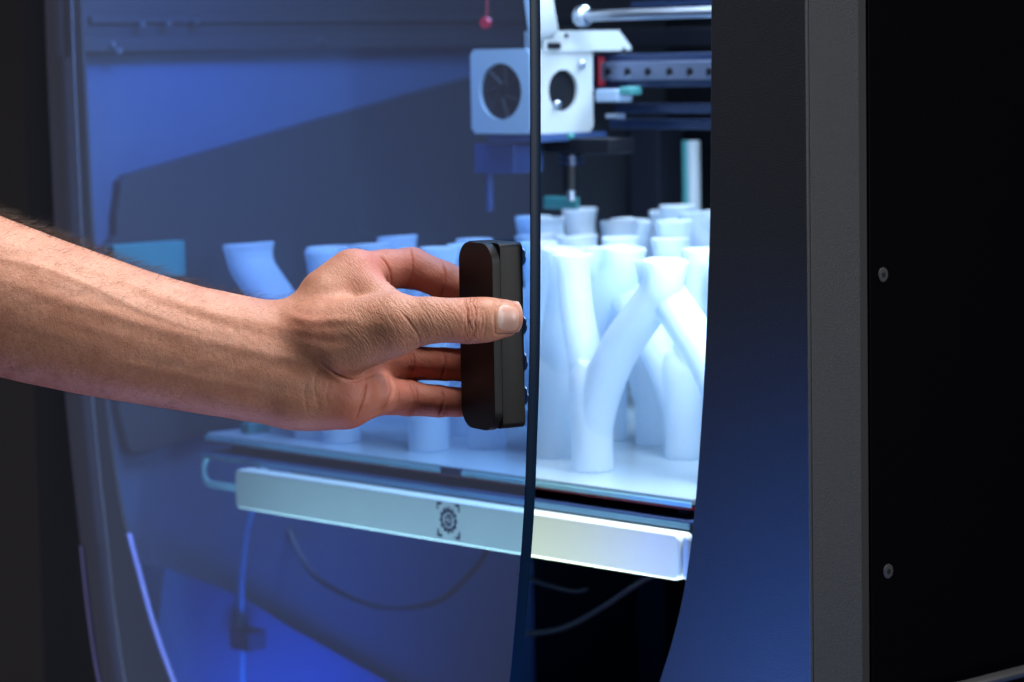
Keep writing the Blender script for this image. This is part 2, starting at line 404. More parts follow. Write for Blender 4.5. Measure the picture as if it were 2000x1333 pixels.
# cap with chamfered right end
ct0 = at_s(1062, 90, sR + .002)[0]; ct1 = at_s(1232, 90, sR + .002)[0]
zc0, zc1 = at_s(1150, 100, sR)[1], at_s(1150, 60, sR)[1]
sideplate('head_cap', [(ct0, zc0), (ct1, zc0), (ct1, zc0 + .003), (ct1 - .012, zc1), (ct0, zc1)], sR - .018, sR + .002, m_white, hd)
# cable arm rising from the cap
a0 = at_t(1045, 95, .21); a1 = at_t(1025, -60, .21); a2 = at_t(1048, -60, .21); a3 = at_t(1068, 60, .21)
plate('cable_arm', [[a1, a2, a3, a0][::-1]], .205, .222, .0008, m_white, hd)
# wiring and fixings on the cap
for k_ in range(3):
    tube('head_wire', [(sR - .012 - .004 * k_, .222, zc1 - .001), (sR - .014 - .005 * k_, .222, zc1 + .012), (sR - .004 - .006 * k_, .230, zc1 + .045), (sR + .004, .240 + .006 * k_, zc1 + .09)], .0013, m_dark, hd, 8)
a = at_s(1068, 84, sR + .002); b = at_s(1092, 96, sR + .002)
box('cap_latch', sR + .0021, sR + .0045, a[0], b[0], b[1], a[1], m_dark, hd, .0008)
for px, py in ((1218, 98), (1105, 70)):
    t, z = at_s(px, py, sR + .002); cyl('cap_screw', (sR + .0021, t, z), (sR + .003, t, z), .0018, m_screw, hd, 12)
# lower blocks
x0_, zz1 = at_t(925, 282, .215); x1_, zz0 = at_t(1004, 340, .215)
box('duct', x0_, x1_, .215, .245, zz0, zz1, m_blue, hd, .001)
x2_, zz2 = at_t(957, 412, .225); cyl('probe', (x2_, .225, zz0), (x2_, .225, zz2), .003, m_blue, hd, 12)
a = at_t(1114, 290, .25); b = at_t(1114, 372, .25)
cyl('hotend', (a[0], .25, a[1] + .012), (a[0], .25, b[1]), .0062, m_dark, hd, 16)
for k in range(6): cyl('cooling_fin', (a[0], .25, a[1] + .008 - .004 * k), (a[0], .25, a[1] + .010 - .004 * k), .010, m_navy, hd, 20)
cyl('nozzle', (a[0], .25, b[1] - .0002), (a[0], .25, b[1] - .008), .003, m_chrome, hd, 12)
a = at_t(1060, 270, .235); b = at_t(1190, 302, .235)
box('tool_plate', a[0], b[0], .235, .262, b[1], a[1], m_dark, hd, .001)
a = at_t(1165, 175, .26); b = at_t(1208, 200, .26)
box('sensor_block', a[0], b[0], .258, .275, b[1], a[1], mat('pale_block', (.25, .35, .5), .35), hd, .0015)
a = at_t(1212, 170, .262); b = at_t(1236, 186, .262)
box('connector', a[0], b[0], .260, .272, b[1], a[1], m_teal, hd, .0015)
a = at_t(1185, 222, .255); b = at_t(1210, 232, .255)
box('connector', a[0], b[0], .253, .262, b[1], a[1], m_chrome, hd, .001)
for px, py in ((1063, 265), (1100, 266), (1118, 266)):
    x_, z_ = at_t(px, py, .232); cyl('brass_tip', (x_, .232, z_), (x_, .228, z_), .0022, mat('brass', (.6, .5, .2), .3, metal=1) if px == 1063 else m_teal, hd, 12)
a = at_t(1060, 384, .30); b = at_t(1126, 410, .30)
box('wiper_block', a[0], b[0], .30, .304, b[1], a[1], m_teal, pr, .0015)

# ---- gantry
gn = empty('gantry', (0, 0, 0), 0, pr)
def sbar(name, px0, py0, py1, t, m, s1=.69, dep=.02, bev=.0008):
    a = at_t(px0, py0, t); b = at_t(px0, py1, t); return box(name, a[0], s1, t, t + dep, b[1], a[1], m, gn, bev)
sbar('rail_beam', 1150, 107, 172, .283, m_navy, dep=.03)
rl = sbar('linear_rail', 1172, 122, 158, .276, m_rail, dep=.0068)
for px in (1186, 1224, 1264, 1306, 1346, 1384):
    x_, z_ = at_t(px, 141, .275); cyl('rail_bolt_hole', (x_, .2759, z_), (x_, .2752, z_), .0030, m_dark, rl, 16)
    cyl('rail_bolt_rim', (x_ + .0006, .27595, z_ - .0022), (x_ + .0006, .2754, z_ - .0022), .0018, m_chrome, rl, 12)
sbar('rail_end', 1165, 110, 170, .2745, m_red, at_t(1171, 120, .2745)[0], .006)
sbar('lower_beam', 1200, 204, 222, .30, m_navy); sbar('lower_beam', 1190, 234, 252, .31, m_navy)
a = at_t(1140, 32, .24); cyl('guide_rod', (a[0], .24, a[1]), (.69, .24, a[1]), .0040, m_chrome, gn, 20)
cyl('rod_clamp', (a[0] - .006, .24, a[1]), (a[0] + .004, .24, a[1]), .0075, m_chrome, gn, 20, .002)
sbar('rear_beam', 1060, 62, 96, .45, m_dark, dep=.03)
sbar('rear_beam', 1230, 6, 16, .40, m_navy, dep=.02)
# red status light with its cable on the left
x_, z_ = at_t(947, 45, .22); cyl('status_light', (x_, .219, z_), (x_, .223, z_), .0042, mat('red_lamp', (.5, .01, .03), .4, emit=((1, .02, .08), .10)), pr, 16)
x2_, z2_ = at_t(949, -40, .22); cyl('status_cable', (x_, .222, z_ + .0042), (x2_, .222, z2_), .0012, m_red, pr, 8)
# z columns
for px0, px1, m_, t_ in ((1334, 1344, m_teal, .47), (1345, 1364, m_white, .475)):
    a = at_t(px0, 275, t_); b = at_t(px1, 275, t_)
    cyl('lift_rod', ((a[0] + b[0]) / 2, t_, a[1]), ((a[0] + b[0]) / 2, t_, -.56), (b[0] - a[0]) / 2, m_, pr, 20, .0008)
a = at_t(1230, 250, .55); b = at_t(1290, 600, .55)
box('rear_column', a[0], b[0], .55, .58, -.56, a[1], mat('column_navy', (.004, .006, .014), .6), pr, .001)
a = at_t(760, 330, .5); box('guide_strip', .0245, .032, at_s(758, 330, .03)[0], at_s(772, 330, .03)[0], at_s(760, 405, .03)[1], at_s(760, 330, .03)[1], m_blue, pr)
# hoses under the bed
def hp(x, y, t): q = at_t(x, y, t); return (q[0], t, q[1])
tube('feed_hose', [hp(494, 985, .12), hp(481, 1040, .12), hp(473, 1110, .12), hp(470, 1180, .12), hp(470, 1230, .12)], .0026, m_tube, pr)
a = at_t(445, 1225, .115); b = at_t(492, 1275, .115)
box('hose_fitting', a[0], b[0], .112, .130, b[1], a[1], m_blue, pr, .0015)
tube('feed_hose', [hp(472, 1268, .122), hp(472, 1320, .122), hp(474, 1400, .122)], .0024, m_tube, pr)
tube('drain_hose', [hp(560, 1030, .2), hp(610, 1120, .2), (hp(700, 1175, .2)), hp(780, 1190, .2), hp(860, 1172, .2), hp(920, 1120, .2), hp(955, 1070, .2)], .0022, m_palehose, pr)
tube('drain_hose', [hp(1020, 1240, .18), hp(1100, 1228, .18), hp(1180, 1185, .18), hp(1255, 1135, .18), hp(1330, 1100, .18)], .0020, m_palehose, pr)
tube('drain_hose', [hp(1010, 1120, .19), hp(1060, 1140, .19), hp(1120, 1155, .19), hp(1150, 1150, .19)], .0014, m_palehose, pr)
box('chamber_lamp_bar', .20, .69, .03, .24, .2455, .2555, m_dark, pr)

# ---- glass door, hinged at the printer's left, swung open
DW = [(.24, .3425), (.05, .3428), (-.01, .3420), (-.066, .3402), (-.115, .3385), (-.165, .3360), (-.222, .3308), (-.251, .3275),
      (-.305, .3185), (-.35, .3095), (-.41, .2975), (-.459, .2805), (-.495, .250), (-.525, .205), (-.548, .14), (-.556, .07), (-.558, 0.0)]
door_out = outline(DW, .3525, .24)
dz = math.radians(-11.64)
door = plate('glass_door', [door_out], -.0036, .0036, .0005, m_glass, pr, 1)
door.rotation_euler = (0, 0, dz); door['label'] = 'curved tinted glass door standing ajar'
door.data.materials.append(m_gedge)
for p in door.data.polygons:
    if abs(p.normal.y) < .9: p.material_index = 1
# grey band behind the hinge-side glass; violet rim lines paint in edge light
def border(zs, off0, off1, y, m, name, parent):
    H_ = crom([np.array([h, z]) for z, h in DW], 8); H_ = [p for p in H_ if zs[0] <= p[1] <= zs[1]]
    L0 = [(.3525 - p[0] + off0, p[1]) for p in H_]; L1 = [(.3525 - p[0] + off1, p[1]) for p in H_]
    return plate(name, [L0 + L1[::-1]], y, y + .0007, .0, m, parent)
m_grey_band = mat('grey_band', (.26, .26, .28), .6)
border((-.50, .235), .0012, .0335, .0039, m_grey_band, 'grey_border', door)
for a_, b_, nm_ in ((.0, .0028, 'rim_glint'),):
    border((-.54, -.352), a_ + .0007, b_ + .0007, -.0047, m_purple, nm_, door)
# handle
XH1, XH0 = .6850, .6488
ZB, ZT = -.2045, -.1005
hb = plate('handle', [rrect(XH0 + .0002, XH1 - .0002, ZB + .0012, ZT, .0035, 6)], -.01888, -.0044, .0002, m_handle, door, 2)
hc = plate('handle_cap', [rrect(XH0, XH1, ZB, ZT, .0115, 12)], -.0242, -.0189, .0003, m_cap, door, 3)
hc.data.materials.append(m_handle)
for p in hc.data.polygons:
    if abs(p.normal.y) < .6: p.material_index = 1
for py in (505, 640, 712, 778):
    z = at_t(1030, py, 0)[1]; q = PW(1034, py, 1.58); zb = q[2]
    bm = bmesh.new(); bmesh.ops.create_uvsphere(bm, u_segments=20, v_segments=12, radius=.0058)
    for v in bm.verts: v.co.y = max(v.co.y, 0) * .38
    o = bmobj('bolt_head', bm, m_chrome, door, True); o.location = (.6683, .0041, zb)

vs, fs = [], []; rd = random.Random(11)
for k in range(34):                          # dust on the outside of the pane
    cx_, cz_d, r_ = rd.uniform(.12, .67), rd.uniform(-.42, .02), rd.uniform(.00016, .00042)
    b_ = len(vs); vs += [(cx_ + r_ * math.cos(i * 1.047) * rd.uniform(.5, 1.2), -.00375, cz_d + r_ * math.sin(i * 1.047)) for i in range(6)]; vs += [(cx_, -.0040, cz_d)]
    fs += [(b_ + i, b_ + (i + 1) % 6, b_ + 6) for i in range(6)]
dust = meshobj('dust', vs, fs, m_screw, door); dust['kind'] = 'stuff'

# ------------------------------------------------------------------ printed pieces on the bed
def make_part(name='forked_tube'):
    geo = []
    def flare(path, radii):
        v, f = tubegeo(path, radii, 28, 6, False)
        n = 28; L = len(v) // n; top = [Vector(v[(L - 1) * n + k]) for k in range(n)]; c = sum(top, Vector()) / n
        d = (c - sum([Vector(v[(L - 3) * n + k]) for k in range(n)], Vector()) / n).normalized()
        base = len(v)
        v += [c + (p - c) * .82 for p in top]; v += [c + (p - c) * .62 - d * .010 for p in top]
        for k in range(n):
            j = (k + 1) % n
            f.append(((L - 1) * n + k, (L - 1) * n + j, base + j, base + k)); f.append((base + k, base + j, base + n + j, base + n + k))
        f.append(tuple(base + n + k for k in range(n))); f.append(tuple(range(n - 1, -1, -1)))
        geo.append((v, f))
    geo.append(tubegeo([(0, 0, 0), (0, 0, .02), (0, 0, .045), (.001, 0, .062), (.003, 0, .074)], [.0134, .0132, .0140, .0142, .0108], 28))
    flare([(-.002, 0, .045), (-.006, 0, .076), (-.0125, 0, .104), (-.0155, 0, .126), (-.016, 0, .134), (-.016, 0, .1445)], [.0096, .0112, .0110, .0110, .0114, .0130])
    flare([(.001, 0, .022), (.009, 0, .052), (.026, 0, .082), (.050, 0, .108), (.065, 0, .124), (.069, 0, .135), (.070, 0, .1435)], [.0110, .0128, .0130, .0126, .0126, .0130, .0146])
    vs, fs = [], []
    for v, f in geo:
        b_ = len(vs); vs += [tuple(q) for q in v]; fs += [tuple(b_ + i for i in q) for q in f]
    me = bpy.data.meshes.new(name); me.from_pydata(vs, [], fs); me.update()
    o = bpy.data.objects.new(name, me); col.objects.link(o)
    m_ = o.modifiers.new('r', 'REMESH'); m_.mode = 'VOXEL'; m_.voxel_size = .0011; m_.use_smooth_shade = True
    m_ = o.modifiers.new('s', 'SMOOTH'); m_.factor = .5; m_.iterations = 5
    dg = bpy.context.evaluated_depsgraph_get(); me2 = bpy.data.meshes.new_from_object(o.evaluated_get(dg))
    o.modifiers.clear(); o.data = me2; me2.materials.clear(); me2.materials.append(m_print); smooth(me2); return o
def copy_tree(o, parent=None):
    c = o.copy(); col.objects.link(c); c.parent = parent
    for ch in list(o.children): copy_tree(ch, c)
    return c
spots = [  # s, t, turn (deg), mirror, scale, label
 (.470, .106, 0, 1, 1.0, 'pale forked tube standing nearest the bed front, right of the door edge'),
 (.596, .112, 0, -1, 1.0, 'pale forked tube half hidden by the dark frame at far right of the bed'),
 (.475, .190, 6, -1, 1.0, 'upright pale forked tube just behind the nearest Y shaped one'),
 (.410, .228, 4, -1, 1.02, 'pale forked tube whose left side forms the pointed blue arch'),
 (.400, .137, -5, -1, 1.0, 'pale forked tube directly behind the glass door edge'),
 (.330, .139, 8, 1, 1.0, 'pale forked tube seen through the glass just below the handle'),
 (.308, .104, -6, -1, 1.0, 'pale forked tube seen through glass left of the handle foot'),
 (.226, .092, 5, 1, .96, 'pale forked tube seen below the heel of the hand'),
 (.190, .100, 0, -1, (1.12, 1.5, .975), 'blue lit forked tube with wide left mouth, leftmost on the bed'),
 (.232, .300, 10, 1, 1.06, 'forked tube rising behind the knuckles of the hand'),
 (.300, .290, -6, -1, 1.06, 'forked tube showing its mouth above the index finger'),
 (.300, .390, 8, 1, 1.10, 'pale tube mouth standing tallest left of the black handle'),
 (.530, .250, -6, -1, 1.03, 'pale forked tube in the middle of the group at the right'),
 (.440, .310, 5, 1, 1.05, 'forked tube behind the middle of the group at the right'),
 (.380, .400, 10, -1, 1.08, 'forked tube at the back, mouth next to the door edge'),
 (.420, .470, -6, 1, 1.12, 'forked tube at the back with flared mouth against the black wall'),
 (.520, .440, 6, -1, 1.12, 'forked tube at the back below the upright silver rod'),
 (.560, .310, 0, 1, 1.06, 'pale forked tube against the dark frame, behind the half hidden one'),
 (.545, .175, -5, 1, .98, 'pale forked tube low between the two nearest right ones'),
 (.180, .400, 6, 1, 1.06, 'forked tube at the back left, its mouth above the wrist'),
 (.370, .220, 0, -1, 1.02, 'pale forked tube seen just right of the glass edge, second row'),
 (.350, .330, 0, 1, 1.05, 'pale forked tube in the third row, behind the black handle'),
 (.462, .268, 0, 1, 1.03, 'forked tube in the third row, just above the tip of the pointed blue arch'),
 (.520, .345, 0, -1, 1.06, 'forked tube in the fourth row, left of the dark frame edge'),
 (.362, .178, 0, 1, 1.0, 'forked tube in the second row, seen beside the handle bolts'),
 (.520, .222, 0, 1, 1.02, 'forked tube in the second row, behind the crossing arms of the front pair'),
 (.600, .285, 0, -1, 1.05, 'forked tube in the third row, pressed against the edge of the dark frame'),
 (.430, .365, 0, -1, 1.07, 'forked tube in the fourth row, just right of the glass edge'),
 (.590, .370, 0, -1, 1.09, 'forked tube in the fifth row under the upright silver rod'),
 (.350, .455, 0, 1, 1.10, 'forked tube at the very back, mouth beside the teal wiper'),
 (.480, .370, 0, -1, 1.08, 'pale forked tube in the fourth row, right part of the bed'),
 (.260, .180, 0, -1, 1.0, 'forked tube in the second row, hidden mostly by the fingers'),
]
proto = make_part()
for i, (s_, t_, rz, mi, k, lb) in enumerate(spots):
    o = proto if i == 0 else copy_tree(proto)
    o.location = mw(s_, t_, -.2739); o.rotation_euler = (0, 0, -YAW + math.radians(rz)); o.scale = (mi * k, k * 1.12, k) if not isinstance(k, tuple) else (mi * k[0], k[1], k[2])
    tag(o, lb, 'printed part', 'translucent forked tubes printed on the bed')

# ------------------------------------------------------------------ the arm and hand (one continuous surface)
X0, X1, Y0, Y1, ZA, ZBB = -.44, .018, 1.520, 1.645, -.275, -.03
hgrid = .0012
nx, ny, nz = int((X1 - X0) / hgrid) + 1, int((Y1 - Y0) / hgrid) + 1, int((ZBB - ZA) / hgrid) + 1
gx = (X0 + np.arange(nx) * hgrid).astype(np.float32); gy = (Y0 + np.arange(ny) * hgrid).astype(np.float32); gz = (ZA + np.arange(nz) * hgrid).astype(np.float32)
def smin(a, b, k):
    h = np.maximum(k - np.abs(a - b), 0) / k
    return np.minimum(a, b) - h * h * h * k / 6
def newfield(): return np.full((nx, ny, nz), .03, np.float32)
def sl(lo, hi, g): return slice(max(0, int(np.searchsorted(g, lo))), min(len(g), int(np.searchsorted(g, hi)) + 1))
def cone(F, a, b, ra, rb, k, sq=None):
    """tapered capsule a-b blended into F; sq = (unit normal, factor) flattens it along that normal"""
    a, b = np.array(a), np.array(b); mrg = max(ra, rb) + .024
    lo = np.minimum(a, b) - mrg; hi = np.maximum(a, b) + mrg
    ix, iy, iz = sl(lo[0], hi[0], gx), sl(lo[1], hi[1], gy), sl(lo[2], hi[2], gz)
    X, Y, Z_ = gx[ix][:, None, None], gy[iy][None, :, None], gz[iz][None, None, :]
    px, py, pz = X - a[0], Y - a[1], Z_ - a[2]
    d = b - a; L2 = float(d @ d)
    t = np.clip((px * d[0] + py * d[1] + pz * d[2]) / L2, 0, 1)
    qx, qy, qz = px - d[0] * t, py - d[1] * t, pz - d[2] * t
    if sq is not None:
        n, f = sq; dn = qx * n[0] + qy * n[1] + qz * n[2]; e = (1 / f - 1)
        q2 = np.sqrt((qx + n[0] * dn * e) ** 2 + (qy + n[1] * dn * e) ** 2 + (qz + n[2] * dn * e) ** 2)
        dist = (q2 - (ra + (rb - ra) * t)) * (1 if f >= 1 else (f + 1) / 2)
    else:
        dist = np.sqrt(qx * qx + qy * qy + qz * qz) - (ra + (rb - ra) * t)
    F[ix, iy, iz] = smin(F[ix, iy, iz], dist.astype(np.float32), k)
P3 = PW
PX = 1 / 3600.0
front = (np.array([0, 1.0, 0]), .84)
# forearm: stacked ellipses along x
fx = [-480, -250, 0, 177, 359, 516, 600, 660]
fc = [418, 494, 579, 631, 677, 707, 721, 728]
fh = [186, 176, 161, 146, 130, 125, 117, 100]
fd = [.046, .043, .039, .036, .031, .0265, .0235, .019]
fy = [1.572, 1.573, 1.577, 1.580, 1.584, 1.587, 1.588, 1.589]
C = np.array([P3(x, c, y) for x, c, y in zip(fx, fc, fy)])
def smooth_interp(x, xs, ys):
    n = 4; P_ = crom([np.array([a, b]) for a, b in zip(xs, ys)], 10); P_ = np.array(P_)
    return np.interp(x, P_[:, 0], P_[:, 1])
F = newfield()
cy_, cz_ = smooth_interp(gx, C[:, 0], C[:, 1]), smooth_interp(gx, C[:, 0], C[:, 2])
ry_, rz_ = smooth_interp(gx, C[:, 0], fd), smooth_interp(gx, C[:, 0], [h * PX for h in fh])
dy = gy[None, :, None] - cy_[:, None, None]; dzf = gz[None, None, :] - cz_[:, None, None]
th = (np.abs(dy) / ry_[:, None, None]) ** 2.15 + (np.abs(dzf) / rz_[:, None, None]) ** 2.15
q = th ** (1 / 2.15); ln = np.sqrt(dy * dy + dzf * dzf)
da = np.where(q > .05, (q - 1) * ln / np.maximum(q, .05), -.02).astype(np.float32)
xe = P3(628, 720, 1.588)[0]
da = np.maximum(da, (gx - xe)[:, None, None]); F = np.minimum(F, da); del dy, dzf, th, q, ln, da
# palm
cone(F, P3(600, 650, 1.588), P3(697, 533, 1.600), .0215, .0125, .016)       # index metacarpal
cone(F, P3(600, 690, 1.590), P3(722, 615, 1.607), .022, .0135, .012)
cone(F, P3(600, 720, 1.592), P3(728, 696, 1.606), .022, .0135, .012)
cone(F, P3(590, 745, 1.590), P3(722, 765, 1.601), .022, .0135, .012)
cone(F, P3(575, 764, 1.584), P3(672, 774, 1.583), .0195, .0188, .012)        # heel of the hand
cone(F, P3(700, 776, 1.588), P3(738, 771, 1.592), .0128, .0118, .007)        # pad below the little finger
cone(F, P3(640, 655, 1.574), P3(768, 632, 1.562), .0195, .0158, .014, front)        # thenar
cone(F, P3(665, 688, 1.570), P3(760, 655, 1.565), .0140, .0125, .009)
cone(F, P3(700, 548, 1.596), P3(765, 598, 1.574), .0110, .0085, .014)        # web
cone(F, P3(640, 575, 1.592), P3(680, 540, 1.598), .0150, .0130, .010)
# fingers
G = newfield()
def finger(pts, k=.004):
    Ff = newfield()
    for (a, b) in zip(pts[:-1], pts[1:]):
        cone(Ff, P3(*a[:3]), P3(*b[:3]), a[3] * PX, b[3] * PX, k)
    return Ff
fingers = [
 [(690, 532, 1.602, 41), (755, 526, 1.612, 39), (803, 524, 1.617, 41), (836, 536, 1.616, 36.5), (866, 548, 1.614, 37.5), (905, 563, 1.612, 34), (936, 577, 1.613, 32)],
 [(715, 618, 1.606, 44), (765, 624, 1.618, 38), (815, 628, 1.622, 39), (848, 630, 1.620, 35), (876, 633, 1.617, 36), (910, 636, 1.613, 34), (942, 640, 1.614, 32)],
 [(728, 700, 1.604, 44), (765, 706, 1.614, 36), (800, 709, 1.619, 36), (838, 711, 1.617, 32), (868, 712, 1.615, 33), (905, 713, 1.612, 32), (934, 714, 1.613, 30)],
 [(722, 768, 1.600, 44), (760, 774, 1.606, 37), (797, 778, 1.611, 36), (830, 782, 1.611, 31), (858, 784, 1.610, 31.5), (893, 786, 1.6095, 29), (922, 787, 1.611, 27)]]
for fg in fingers:
    np.minimum(G, finger(fg), out=G)
F = smin(F, G, .0045); del G
# thumb
Tm = newfield()
tp = [(790, 632, 1.559, 51), (840, 626, 1.5575, 44), (880, 626, 1.5575, 41.5), (916, 627, 1.5585, 43), (950, 625, 1.5600, 42), (984, 622, 1.5620, 38.5)]
for (a, b) in zip(tp[:-1], tp[1:]):
    cone(Tm, P3(*a[:3]), P3(*b[:3]), a[3] * PX, b[3] * PX, .005, (np.array([.08, .996, 0]), .80))
F = smin(F, Tm, .010); del Tm
# surface nets
def surface_nets(F):
    s = F < 0
    c = np.zeros((nx - 1, ny - 1, nz - 1), np.uint8)
    for i in (0, 1):
        for j in (0, 1):
            for k in (0, 1): c += s[i:nx - 1 + i, j:ny - 1 + j, k:nz - 1 + k]
    act = (c > 0) & (c < 8)
    idx = np.full(act.shape, -1, np.int64); ii = np.argwhere(act); idx[act] = np.arange(len(ii))
    acc = np.zeros((len(ii), 3)); cnt = np.zeros(len(ii))
    corners = [(i, j, k) for i in (0, 1) for j in (0, 1) for k in (0, 1)]
    val = {cc: F[ii[:, 0] + cc[0], ii[:, 1] + cc[1], ii[:, 2] + cc[2]] for cc in corners}
    for a in corners:
        for ax in range(3):
            if a[ax] == 0:
                b = list(a); b[ax] = 1; b = tuple(b); va, vb = val[a], val[b]; m_ = (va < 0) != (vb < 0)
                t = np.where(m_, va / np.where(m_, va - vb, 1), 0)
                p = np.tile(np.array(a, float), (len(ii), 1)); p[:, ax] = t
                acc[m_] += p[m_]; cnt[m_] += 1
    V = (ii + acc / cnt[:, None]) * hgrid + np.array([X0, Y0, ZA])
    faces = []
    for ax in range(3):
        o1, o2 = (ax + 1) % 3, (ax + 2) % 3
        a = [slice(None)] * 3; b = [slice(None)] * 3; a[ax] = slice(0, -1); b[ax] = slice(1, None)
        sa, sb = s[tuple(a)], s[tuple(b)]; ch = np.argwhere(sa != sb)
        ch = ch[(ch[:, o1] > 0) & (ch[:, o2] > 0) & (ch[:, o1] < F.shape[o1] - 1) & (ch[:, o2] < F.shape[o2] - 1)]
        fl = sa[ch[:, 0], ch[:, 1], ch[:, 2]]
        q = []
        for (u, v) in ((0, 0), (-1, 0), (-1, -1), (0, -1)):
            c_ = ch.copy(); c_[:, o1] += u; c_[:, o2] += v; q.append(idx[c_[:, 0], c_[:, 1], c_[:, 2]])
        q = np.stack(q, 1); q[~fl] = q[~fl][:, ::-1]; faces.append(q)
    return V, np.concatenate(faces)
V, Q = surface_nets(F); del F
Vc = V + np.array([0, 0, CZ])
me = bpy.data.meshes.new('hand_cage')
me.vertices.add(len(Vc)); me.vertices.foreach_set('co', Vc.astype(np.float32).ravel())
me.loops.add(len(Q) * 4); me.loops.foreach_set('vertex_index', Q.astype(np.int32).ravel())
me.polygons.add(len(Q)); me.polygons.foreach_set('loop_start', np.arange(0, len(Q) * 4, 4, dtype=np.int32))
me.update(calc_edges=True); me.validate()
tmp = bpy.data.objects.new('tmp', me); col.objects.link(tmp)
mo = tmp.modifiers.new('s', 'SMOOTH'); mo.factor = .5; mo.iterations = 6
mo = tmp.modifiers.new('u', 'SUBSURF'); mo.levels = 1; mo.render_levels = 1
dg = bpy.context.evaluated_depsgraph_get(); body_me = bpy.data.meshes.new_from_object(tmp.evaluated_get(dg))
bpy.data.objects.remove(tmp); body_me.name = 'body'
n = len(body_me.vertices); co = np.empty(n * 3, np.float32); body_me.vertices.foreach_get('co', co); co = co.reshape(-1, 3).astype(float)
nr = np.empty(n * 3, np.float32); body_me.vertices.foreach_get('normal', nr); nr = nr.reshape(-1, 3).astype(float)
# photo coordinates of every vertex, only used to place creases where they are on the hand
rel = co - np.array([0, 0, CZ]); dep = rel @ f0
ux = 1000 + FPX * (rel @ cr) / dep; uy = 666.5 - FPX * (rel @ cu) / dep
facing = np.clip(-(nr[:, 1]), 0, 1); vis = (facing > 0) & (facing > .0)
disp = np.zeros(n)
def seg(poly, wdt, h, ylo=0, yhi=9, mask=None):
    if wdt < 1.5: wdt = max(wdt, .5); h *= 1.15
    """displace skin along a drawn line: wdt, h in mm; ylo/yhi limit the depth so that only that part of the hand is touched"""
    P_ = np.array(crom([np.array(p, float) for p in poly], 6))
    sel = np.where((nr[:, 1] < .35) & (ux > P_[:, 0].min() - 25) & (ux < P_[:, 0].max() + 25) & (uy > P_[:, 1].min() - 25) & (uy < P_[:, 1].max() + 25) & (rel[:, 1] > ylo) & (rel[:, 1] < yhi))[0]
    if not len(sel): return
    A, B = P_[:-1], P_[1:]; best = np.full(len(sel), 1e9); par = np.zeros(len(sel))
    for i, (a, b) in enumerate(zip(A, B)):
        d = b - a; L = max(d @ d, 1e-9); qx, qy = ux[sel] - a[0], uy[sel] - a[1]
        t = np.clip((qx * d[0] + qy * d[1]) / L, 0, 1); dd = np.hypot(qx - d[0] * t, qy - d[1] * t)
        m_ = dd < best; best[m_] = dd[m_]; par[m_] = (i + t[m_]) / len(A)
    sg = wdt * 3.6
    fade = np.clip(np.minimum(par, 1 - par) * 5, 0, 1) if h * 0 == 0 else 1
    disp[sel] += h * .001 * np.exp(-(best / sg) ** 2) * (.25 + .75 * fade)
rnd = random.Random(5)
# forearm tendons and veins
seg([(0, 545), (120, 585), (260, 625), (420, 668), (560, 700), (640, 722)], 3.4, .55)
seg([(-40, 500), (80, 522), (180, 560), (280, 608), (400, 650)], 1.9, .35)
seg([(200, 700), (360, 735), (520, 765)], 3.0, .5)
seg([(260, 560), (400, 606), (520, 632), (600, 650)], 2.6, .45)
seg([(60, 500), (200, 545), (300, 590), (420, 630), (590, 676)], 3.0, -.35)
seg([(560, 618), (620, 628), (690, 622)], 2.5, .7)
seg([(575, 655), (640, 668), (690, 660)], 2.8, -.4)
# wrist creases
seg([(625, 715), (614, 745), (618, 780), (630, 812)], .9, -.15)
seg([(643, 745), (638, 772), (641, 800)], .8, -.10)
seg([(603, 740), (594, 765), (599, 800), (606, 826)], .9, -.16)
# thenar lower fold and palm folds
seg([(628, 712), (662, 736), (690, 744), (712, 738), (740, 728)], .8, -.9)
seg([(715, 738), (713, 762), (706, 790), (694, 818)], .7, -1.1)
seg([(722, 740), (724, 770), (716, 800)], 2.2, .5)
seg([(760, 735), (768, 757), (764, 775), (748, 797), (728, 812)], .7, -1.2)
seg([(752, 740), (758, 760), (750, 785)], 2.0, .5)
# finger joint creases
for (x_, y0_, y1_) in ((803, 484, 560), (866, 512, 584), (800, 680, 742), (806, 681, 742), (866, 684, 742), (806, 748, 812), (812, 748, 812), (863, 757, 812)):
    seg([(x_ - 3, y0_), (x_ + 2, (y0_ * 2 + y1_) / 3), (x_ + 2, (y0_ + 2 * y1_) / 3), (x_ - 4, y1_)], .6, -.9, 1.585)
seg([(738, 497), (752, 512), (762, 535), (764, 560)], .7, -.9, 1.58)
seg([(744, 510), (755, 530), (757, 556)], .5, -.5, 1.575)
# thumb knuckle wrinkles
for k in range(11):
    x_ = 905 + k * 4.2 + rnd.uniform(-1, 1); y0_ = 588 + rnd.uniform(0, 16); y1_ = y0_ + rnd.uniform(28, 66)
    seg([(x_ - 3, y0_), (x_ + rnd.uniform(-2, 3), (y0_ * 2 + y1_) / 3), (x_ + 1 + rnd.uniform(-3, 3), (y0_ + 2 * y1_) / 3), (x_ - 3, min(y1_, 664))], rnd.uniform(.22, .38), -rnd.uniform(.15, .38), 0, 1.58)
seg([(906, 590), (912, 605), (914, 630), (916, 655)], .4, -.6, 0, 1.58)
seg([(926, 592), (930, 610), (926, 628), (930, 650)], .5, -.35, 0, 1.58)
